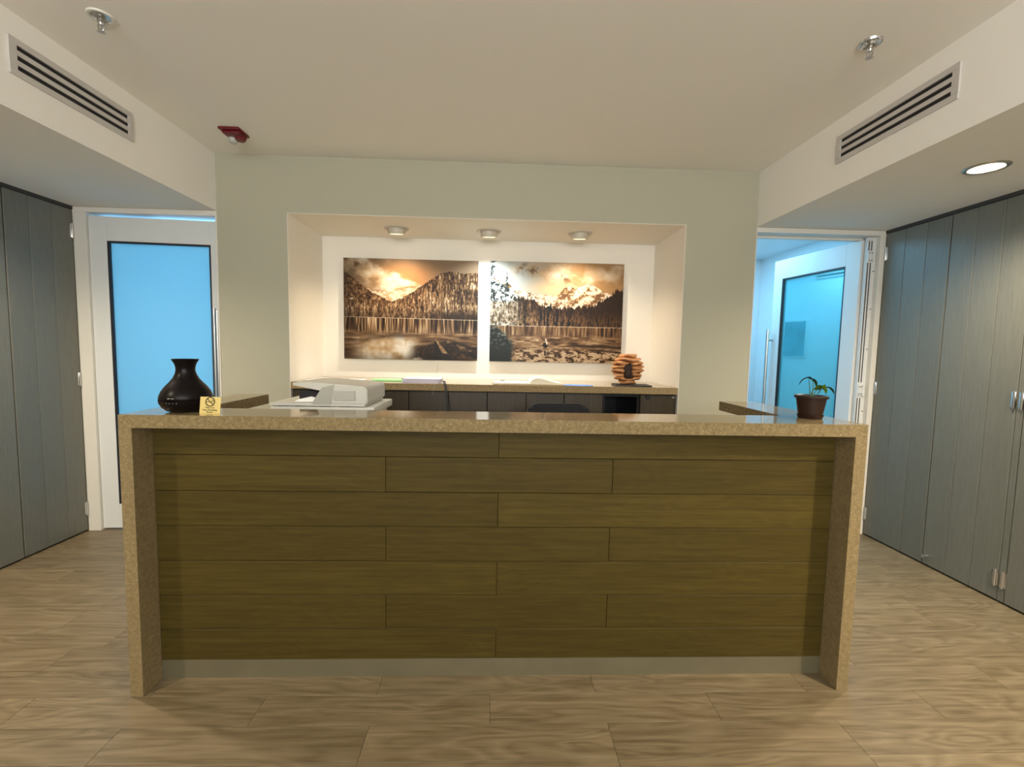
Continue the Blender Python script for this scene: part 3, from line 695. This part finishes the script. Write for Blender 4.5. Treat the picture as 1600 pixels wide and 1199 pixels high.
part('marking', v, PRINT2, lambda bm: [box(bm, vx-.010+k*.0045, vx-.0065+k*.0045, vy-.0885, vy-.0868, T+.0555, T+.059) for k in range(5)], label='small grey lettering')

def text_obj(name, txt, size, depth, m, parent, M, font_scale=(1, 1)):
    cu = bpy.data.curves.new(name, 'FONT'); cu.body = txt; cu.size = size; cu.extrude = depth; cu.align_x = 'CENTER'; cu.align_y = 'CENTER'
    cu.offset = size*.025
    t = bpy.data.objects.new(name, cu); C.objects.link(t)
    dg = bpy.context.evaluated_depsgraph_get(); me = bpy.data.meshes.new_from_object(t.evaluated_get(dg)); bpy.data.objects.remove(t)
    me.transform(M); me.materials.append(m)
    o = bpy.data.objects.new(name, me); C.objects.link(o); o.parent = parent; return o
sg = thing('no_smoking_sign', 'small brass no smoking sign leaning beside the black diffuser', 'sign', (-1.088, .052, T), R(-4))
TL = Matrix.Rotation(R(-8), 4, 'X')
part('plate', sg, BRASS, lambda bm: (box(bm, -.040, .040, 0, .002, 0, .064, .0005), bmesh.ops.transform(bm, matrix=TL, verts=bm.verts)), local=True)
part('stand', sg, BRASS, lambda bm: (box(bm, -.012, .012, .002, .030, .0, .0015), box(bm, -.010, .010, .0075, .0090, 0, .045)), local=True)
def bar_(bm):
    lathe(bm, [(.0150, 0), (.0185, 0), (.0185, .0006), (.0150, .0006)], (0, 0, 0), 40, close=True)
    m4 = Matrix.Rotation(R(-45), 4, 'Z') @ Matrix.Diagonal((.032, .0030, .0006, 1)); bmesh.ops.create_cube(bm, size=1, matrix=m4)
    bmesh.ops.create_cube(bm, size=1, matrix=Matrix.Translation((-.002, -.0005, .0002)) @ Matrix.Diagonal((.021, .0028, .0005, 1)))
    tube(bm, [(.0085, .001, .0002), (.0095, .0045, .0002), (.0055, .0065, .0002), (.0065, .0095, .0002)], .0006, 6)
    tube(bm, [(.0110, .001, .0002), (.0120, .0055, .0002), (.0085, .0075, .0002)], .0006, 6)
    bmesh.ops.transform(bm, matrix=TL @ Matrix.Translation((0, -.0006, .0455)) @ Matrix.Rotation(R(90), 4, 'X'), verts=bm.verts)
part('no_smoking_symbol', sg, INK, bar_, local=True, label='black crossed-out cigarette symbol')
for k, (s_, z_) in enumerate([('This Is A', .0225), ('Non Smoking', .0140), ('Room', .0060)]):
    text_obj('lettering', s_, .0090, .0002, INK, sg, TL @ Matrix.Translation((0, -.0004, z_)) @ Matrix.Rotation(R(90), 4, 'X') @ Matrix.Diagonal((1.12, .85, 1, 1)))

px_, py_ = 1.343, .165
pl = thing('potted_plant', 'small drooping plant in a dark brown plastic pot on the desk', 'plant', (px_, py_, T))
part('saucer', pl, POT, lambda bm: lathe(bm, [(0, .001), (.044, .001), (.049, .012), (.0505, .016), (.048, .016), (.044, .006), (0, .006)], (px_, py_, T), 40), 30)
part('pot', pl, POT, lambda bm: lathe(bm, [(0, .007), (.042, .007), (.045, .016), (.0555, .084), (.0625, .086), (.0635, .096), (.0600, .0975), (.055, .094), (.052, .082), (0, .082)], (px_, py_, T), 48), 30)
part('soil', pl, SOIL, lambda bm: lathe(bm, [(.053, .083), (.03, .088), (0, .090)], (px_, py_, T), 24), True)
P0 = Vector((px_, py_, T))
stems = [[(-.005, 0, .085), (-.012, -.004, .13), (-.020, -.006, .163)], [(.002, 0, .085), (.006, 0, .125), (.007, .004, .155), (.000, .004, .165)],
         [(.006, .004, .085), (.016, .004, .108), (.026, .002, .122)], [(.014, .002, .085), (.028, 0, .108), (.044, 0, .128)], [(0, .01, .085), (.012, .01, .12), (.022, .006, .128)]]
for st in stems:
    part('stem', pl, STEM, lambda bm: tube(bm, [P0+Vector(q) for q in st], .0020, 8, .0014), True)
def leaf(path, wid, m, tw=0.0):
    pts = [P0+Vector(q) for q in path]; n = 12; cur = []
    for i in range(n+1):
        t = i/n*(len(pts)-1); k = min(int(t), len(pts)-2); cur.append(pts[k].lerp(pts[k+1], t-k))
    # smooth
    for _ in range(2): cur = [cur[0]]+[(cur[i-1]+cur[i]*2+cur[i+1])/4 for i in range(1, n)]+[cur[-1]]
    def fn(bm):
        rows = []
        for i, q in enumerate(cur):
            t = i/n; wd = wid*math.sin(PI*min(1, t*1.0)**.8)**.9 if 0 < t < 1 else .0006
            tg = (cur[min(i+1, n)]-cur[max(i-1, 0)]).normalized(); sd = tg.cross(Vector((math.sin(tw), math.cos(tw)*.3, 1))).normalized()
            nn = sd.cross(tg).normalized()
            rows.append([bm.verts.new(q+sd*wd*s+nn*(abs(s)*wd*.45)*(1 if nn.z > 0 else -1)) for s in (-1, -.5, 0, .5, 1)])
        for a, b in zip(rows, rows[1:]):
            for j in range(4): bm.faces.new((a[j], a[j+1], b[j+1], b[j]))
        bmesh.ops.solidify(bm, geom=bm.faces[:], thickness=.0008)
    part('leaf', pl, m, fn, True)
leaf([(.002, .004, .163), (-.018, -.002, .172), (-.035, -.004, .168), (-.052, -.004, .155), (-.060, -.006, .140)], .010, LEAF)
leaf([(-.022, -.004, .166), (-.004, 0, .166), (.010, .002, .158), (.019, .002, .145), (.020, .002, .132)], .008, LEAF, .4)
leaf([(.014, .004, .120), (.030, -.006, .130), (.046, -.012, .122), (.050, -.016, .104)], .018, LEAFY, 1.2)
leaf([(.040, .006, .106), (.038, 0, .128), (.048, 0, .140), (.060, 0, .134)], .014, LEAFY, -.8)
leaf([(.010, .004, .118), (.018, .004, .126), (.030, .002, .124), (.038, 0, .118)], .008, LEAF, .2)
leaf([(.044, 0, .128), (.062, 0, .133), (.080, 0, .128), (.093, 0, .116), (.100, 0, .104)], .007, LEAF)

# ------------------------------------------------------------------ printer behind the desk top
pn = thing('printer', 'off-white multifunction printer with scanner feeder behind the desk on the left', 'printer', (-.82, .58, .73))
x0, x1, ya, yb = -1.055, -.600, .44, .80
part('body', pn, PRINT, lambda bm: box(bm, x0+.04, x1+.01, ya+.02, yb-.02, .732, 1.048, .012), 30)
part('paper_drawer', pn, PRINT2, lambda bm: box(bm, x0+.06, x1-.02, ya+.008, ya+.024, .76, .85, .004), 30)
part('scanner_bed', pn, PRINT, lambda bm: box(bm, x0, x1+.028, ya+.006, yb+.02, 1.044, 1.080, .006), 30)
part('output_tray', pn, PRINT, lambda bm: (prism(bm, [(x0, 1.084), (x0+.44, 1.084), (x0+.44, 1.094), (x0+.13, 1.098), (x0+.0, 1.096)], ya, yb-.02, 'XZ'),), 30)
def feeder(bm):
    pts = [(-.838, 1.094), (-.612, 1.094), (-.603, 1.102)]+arc(-.625, 1.156, .022, 0, 75, 5)+[(-.68, 1.184), (-.76, 1.188), (-.80, 1.158)]
    prism(bm, pts, ya, yb-.02, 'XZ')
    bmesh.ops.bevel(bm, geom=[e for e in bm.edges if abs(e.verts[0].co.y-e.verts[1].co.y) < 1e-5], offset=.005, segments=2, affect='EDGES')
part('feeder_cover', pn, PRINT, feeder, 30)
part('feeder_cheek', pn, PRINT2, lambda bm: prism(bm, [(-.862, 1.092), (-.772, 1.092), (-.755, 1.186), (-.812, 1.172)], ya-.003, yb-.03, 'XZ'), label='grey slanted cheek')
def intray(bm):
    prism(bm, [(-.948, 1.192), (-.948, 1.180), (-.80, 1.152), (-.752, 1.165), (-.752, 1.187), (-.86, 1.196)], ya+.004, yb-.03, 'XZ')
part('input_tray', pn, PRINT, intray, 30)
part('tray_mouth', pn, VENTD, lambda bm: box(bm, -.930, -.83, ya+.03, yb-.06, 1.10, 1.150), label='dark paper slot')
part('paper', pn, PAPER, lambda bm: (prism(bm, [(-.95, 1.100), (-.93, 1.112), (-.872, 1.126), (-.845, 1.118), (-.845, 1.100)], ya+.02, yb-.1, 'XZ'),))
def grille(bm):
    box(bm, -.758, -.658, ya-.0035, ya+.002, 1.112, 1.158)
part('vent_grille', pn, PRINT2, grille, label='grey louvred vent')
part('louvre', pn, PRINT, lambda bm: [box(bm, -.756, -.660, ya-.0055, ya-.003, 1.1155+k*.0065, 1.1180+k*.0065) for k in range(7)])
for a, b in ((x0+.03, ya+.012), (x0+.11, ya+.012), (-.83, ya+.012), (-.74, ya+.012), (x0+.03, yb-.06), (-.70, yb-.06)):
    part('foot', pn, VENTD, lambda bm: box(bm, a, a+.05, b, b+.018, 1.079, 1.0845))

# ------------------------------------------------------------------ office chair
cx, cy = .402, .93
ch = thing('office_chair', 'black office chair whose rounded backrest shows above the desk', 'chair', (cx, cy, 0))
def backr(bm):
    pts = [(-.20, .62), (.20, .62), (.215, .70), (.22, .90)]+arc(.11, .925, .108, 0, 80, 8)+arc(-.11, .925, .108, 100, 180, 8)+[(-.22, .90), (-.215, .70)]
    prism(bm, [(cx+a, b) for a, b in pts], cy+.175, cy+.225, 'XZ')
    bmesh.ops.bevel(bm, geom=[e for e in bm.edges if abs(e.verts[0].co.y-e.verts[1].co.y) < 1e-5], offset=.016, segments=3, affect='EDGES')
part('backrest', ch, BLACKFAB, backr, 60)
part('back_bar', ch, BLACK, lambda bm: tube(bm, [(cx, cy+.02, .42), (cx, cy+.20, .43), (cx, cy+.255, .50), (cx, cy+.235, .68)], .018, 12), True)
part('seat', ch, BLACKFAB, lambda bm: box(bm, cx-.235, cx+.235, cy-.25, cy+.19, .44, .52, .03), 60)
part('gas_lift', ch, STEEL, lambda bm: (cyl(bm, (cx, cy, .30), .02, .02, .24, 'Z', 20), cyl(bm, (cx, cy, .16), .03, .03, .14, 'Z', 20), box(bm, cx-.09, cx+.09, cy-.1, cy+.1, .415, .442, .004)), 30)
for k in range(5):
    a = 2*PI*k/5+.3; ex, ey = cx+.29*math.cos(a), cy+.29*math.sin(a)
    lg = part('leg', ch, BLACK, lambda bm: tube(bm, [(cx+.02*math.cos(a), cy+.02*math.sin(a), .115), (cx+.16*math.cos(a), cy+.16*math.sin(a), .10), (ex, ey, .072)], .021, 10, .013), True)
    part('caster', lg, BLACK, lambda bm: (cyl(bm, (ex, ey-.012, .026), .025, .025, .014, 'Y', 20), cyl(bm, (ex, ey+.012, .026), .025, .025, .014, 'Y', 20), cyl(bm, (ex, ey, .05), .006, .006, .05, 'Z', 10)), 30)

# ------------------------------------------------------------------ alcove counter and cabinets
CT = 1.106
tag(part('back_countertop', None, STONEB, lambda bm: box(bm, NL+.003, NR-.003, YB+.002, NY-.001, CT-.050, CT, .002)), 'long beige stone countertop filling the alcove under the prints', 'countertop')
def cabinet(xa, xb, doors, label, latch=False, grp=None, openc=False):
    c = thing('base_cabinet', label, 'cabinet', ((xa+xb)/2, YB+.02, 0), 0)
    y0 = YB+.045; ct = CT-.058
    def carc(bm):
        box(bm, xa+.001, xa+.018, y0, NY-.003, .08, ct); box(bm, xb-.018, xb-.001, y0, NY-.003, .08, ct)
        box(bm, xa+.018, xb-.018, y0, NY-.003, .08, .10); box(bm, xa+.018, xb-.018, NY-.02, NY-.003, .10, ct)
        box(bm, xa+.018, xb-.018, y0, NY-.02, ct-.018, ct); box(bm, xa+.001, xb-.001, y0+.05, NY-.003, 0, .08)
    part('carcass', c, BLACK if openc else CABWOOD, carc)
    if openc:
        for z in (.38, .70): part('shelf', c, BLACK, lambda bm, z=z: box(bm, xa+.018, xb-.018, y0+.02, NY-.02, z, z+.018))
    for a, b in doors:
        d = part('door', c, CABWOOD, lambda bm: box(bm, a+.0022, b-.0022, YB+.024, YB+.044, .085, ct-.004, .001))
        if latch:
            part('latch', d, CHROME, lambda bm: box(bm, b-.035, b-.012, YB+.019, YB+.0235, ct-.022, ct-.012, .001), label='small chrome latch')
            part('cable_hole', d, VENTD, lambda bm: cyl(bm, (a+.055, YB+.0232, ct-.016), .022, .022, .002, 'Y', 20), label='dark round cable hole')
    return c
cabinet(NL+.004, -.633, [(NL+.004, -1.05), (-1.05, -.633)], 'dark wood base cabinet at the left end of the alcove, behind the printer')
cabinet(-.631, -.060, [(-.631, -.345), (-.345, -.060)], 'dark wood base cabinet with the black cable hanging in front')
cabinet(-.058, .510, [(-.058, .229), (.229, .510)], 'dark wood base cabinet directly behind the left half of the chair back')
cabinet(.512, .800, [(.512, .800)], 'single-door dark wood base cabinet left of the black open compartment')
cabinet(.802, 1.080, [], 'black open compartment under the alcove counter', openc=True)
cabinet(1.082, NR-.004, [(1.082, NR-.004)], 'dark wood base cabinet at the right end of the alcove, with chrome latch', latch=True)

# ------------------------------------------------------------------ things on the alcove counter
def tmesh(name, m, fn, label, cat, smooth=False, group=None):
    o = part(name, None, m, fn, smooth); return tag(o, label, cat, group)
def rbox(bm, cx_, cy_, w_, d_, z0, z1, ang_, bev=0):
    n0 = len(bm.verts); box(bm, -w_/2, w_/2, -d_/2, d_/2, z0, z1, bev); bm.verts.ensure_lookup_table()
    vs = bm.verts[n0:]; bmesh.ops.transform(bm, matrix=Matrix.Translation((cx_, cy_, 0)) @ Matrix.Rotation(R(ang_), 4, 'Z'), verts=vs)
Z = CT+.0008
nb = thing('notepad_stack', 'stack of white spiral notepads with lilac page edges and loose wire', 'notepad', (-.55, 1.70, CT))
for k in range(3):
    o = part('notepad', nb, PAPERL, lambda bm: rbox(bm, -.55+k*.003, 1.715, .27, .19, Z+.011*k, Z+.011*k+.0095, -3+2*k))
    part('page', o, PAPER, lambda bm: rbox(bm, -.55+k*.003, 1.715, .262, .184, Z+.011*k+.0095, Z+.011*k+.0103, -3+2*k))
part('spiral', nb, CHROME, lambda bm: [lathe(bm, [(.010, -.0008), (.0115, 0), (.010, .0008)], (-.418, 1.635+k*.014, Z+.018), 16, Matrix.Rotation(PI/2, 4, 'X'), close=True) for k in range(12)], True, label='wire spiral binding')
part('wire', nb, STEEL, lambda bm: tube(bm, [(-.418, 1.60, 1.260), (-.424, 1.59, 1.20), (-.430, 1.58, 1.14), (-.440, 1.568, 1.09), (-.455, 1.565, 1.03)], .0012, 6), True, label='thin bent wire sticking up')
tmesh('phone', BLACK, lambda bm: rbox(bm, -.665, 1.915, .17, .05, Z, Z+.012, 12, .003), 'slim black handset lying behind the notepads', 'phone')
tmesh('green_folder', GREEN, lambda bm: (rbox(bm, -.83, 1.86, .26, .21, Z, Z+.004, 4), rbox(bm, -.83, 1.86, .25, .20, Z+.005, Z+.008, 5)), 'bright green folder on the alcove counter beside the notepads', 'folder')
for k, (xx, yy, aa) in enumerate([(-1.12, 1.80, 8), (-1.33, 1.86, -4)]):
    tmesh('paper_sheet', PAPER, lambda bm: rbox(bm, xx, yy, .21, .297, Z, Z+.0015, aa), ['loose white paper sheet on the counter behind the printer', 'loose white paper sheet in the left corner of the alcove counter'][k], 'paper')
bk = thing('open_book', 'open notebook with a curling cream page and tan cover', 'book', (.24, 1.72, CT))
part('cover', bk, TANP, lambda bm: (rbox(bm, .12, 1.715, .28, .20, Z, Z+.004, 2), rbox(bm, .385, 1.712, .25, .20, Z, Z+.004, -2)), label='tan cover')
part('page_block', bk, PAPER, lambda bm: rbox(bm, .115, 1.718, .26, .19, Z+.0045, Z+.015, 2))
def curl(bm):
    top = [(.255, .016), (.275, .040), (.305, .052), (.345, .050), (.39, .036), (.44, .022), (.50, .014)]
    prism(bm, [(a, Z+b) for a, b in top]+[(.50, Z+.0045), (.255, Z+.0045)], 1.62, 1.805, 'XZ')
part('page_block', bk, noise_bump(mat('cream_paper', (.86, .80, .62), .7), 80, .1), curl, 40, label='curling cream page')
part('clip', bk, BLACK, lambda bm: rbox(bm, .055, 1.775, .03, .01, Z+.0155, Z+.0205, 0))
tmesh('blue_oval', BLUEP, lambda bm: prism(bm, [(.62+.115*math.cos(2*PI*i/28), 1.655+.062*math.sin(2*PI*i/28)) for i in range(28)], Z, Z+.003, 'XY'), 'blue rounded card between the open notebook and the wooden ball', 'oval')  # flat blue oval lying on the counter
tmesh('slate_tile', SLATE, lambda bm: rbox(bm, 1.045, 1.72, .27, .19, Z, Z+.010, -4, .002), 'black slate tile under the carved wooden ball', 'tile')
# carved ball of wavy wooden layers around a dark hollow
bx_, by_, bz_, br_ = 1.015, 1.735, CT+.0115+.118, .118
ball = thing('carved_ball', 'carved wooden ball of wavy stacked layers with a dark hollow', 'sculpture', (bx_, by_, CT+.0115))
NLAY = 8
for k in range(NLAY):
    zc = -br_+.004+(k+.5)*(2*br_-.008)/NLAY; th = (2*br_)/NLAY*1.0
    rk_ = math.sqrt(max(.0008, (br_*1.02)**2-zc*zc)); ph = random.uniform(0, 6); fq = random.choice((4, 5, 6))
    def fn(bm):
        seg = 72; rows = []
        for (fr, dz) in ((.0, -th/2), (.86, -th/2), (1.0, -th*.18), (1.0, th*.14), (.88, th/2), (.0, th/2)):
            ring = []
            for i in range(seg):
                a = 2*PI*i/seg
                rr = rk_*(1+.035*math.sin(fq*a+ph)+.02*math.sin(9*a+ph*2))
                d = math.atan2(math.sin(a-R(-100)), math.cos(a-R(-100)))
                bite = math.exp(-(d/.42)**4)*math.exp(-((zc+.012)/.075)**4)
                rr *= 1-.45*bite
                zz = bz_+zc+dz*(1-.35*fr*abs(math.sin(1.5*a+ph)))+.0065*math.sin(3*a+ph)*fr
                ring.append(bm.verts.new((bx_+fr*rr*math.cos(a), by_+fr*rr*math.sin(a), zz)) if fr > 0 else None)
            if fr == 0: ring = [bm.verts.new((bx_, by_, bz_+zc+dz))]
            rows.append(ring)
        for A, B in zip(rows, rows[1:]):
            for i in range(seg):
                j = (i+1) % seg
                if len(A) == 1: bm.faces.new((A[0], B[j], B[i]))
                elif len(B) == 1: bm.faces.new((A[i], A[j], B[0]))
                else: bm.faces.new((A[i], A[j], B[j], B[i]))
    part('layer', ball, BALLW, fn, 50)
def hol(bm):
    for (dx, dz, s) in ((-.020, -.030, 1.0), (-.002, .010, .85), (-.030, .005, .7), (.010, -.045, .7)):
        bmesh.ops.create_icosphere(bm, subdivisions=3, radius=.036*s, matrix=Matrix.Translation((bx_+dx, by_-.066, bz_+dz)) @ Matrix.Diagonal((.8, .75, 1.25, 1)))
    for v_ in bm.verts: v_.co += Vector((math.sin(v_.co.z*210), 0, math.cos(v_.co.x*190)))*.0035
part('hollow', ball, BALLD, hol, True, label='dark hollow')  # dark wood lumps filling the hollow
# cable hanging from the counter
cb = tmesh('cable', GREYC, lambda bm: tube(bm, [(-.39, 1.70, CT+.010), (-.375, 1.62, CT+.013), (-.368, 1.585, CT+.014), (-.364, 1.566, CT+.002), (-.355, 1.562, CT-.05), (-.340, 1.565, .95), (-.335, 1.572, .80), (-.35, 1.57, .60), (-.36, 1.572, .30), (-.33, 1.56, .012)], .008, 10), 'black cable hanging down from the alcove counter', 'cable', True)
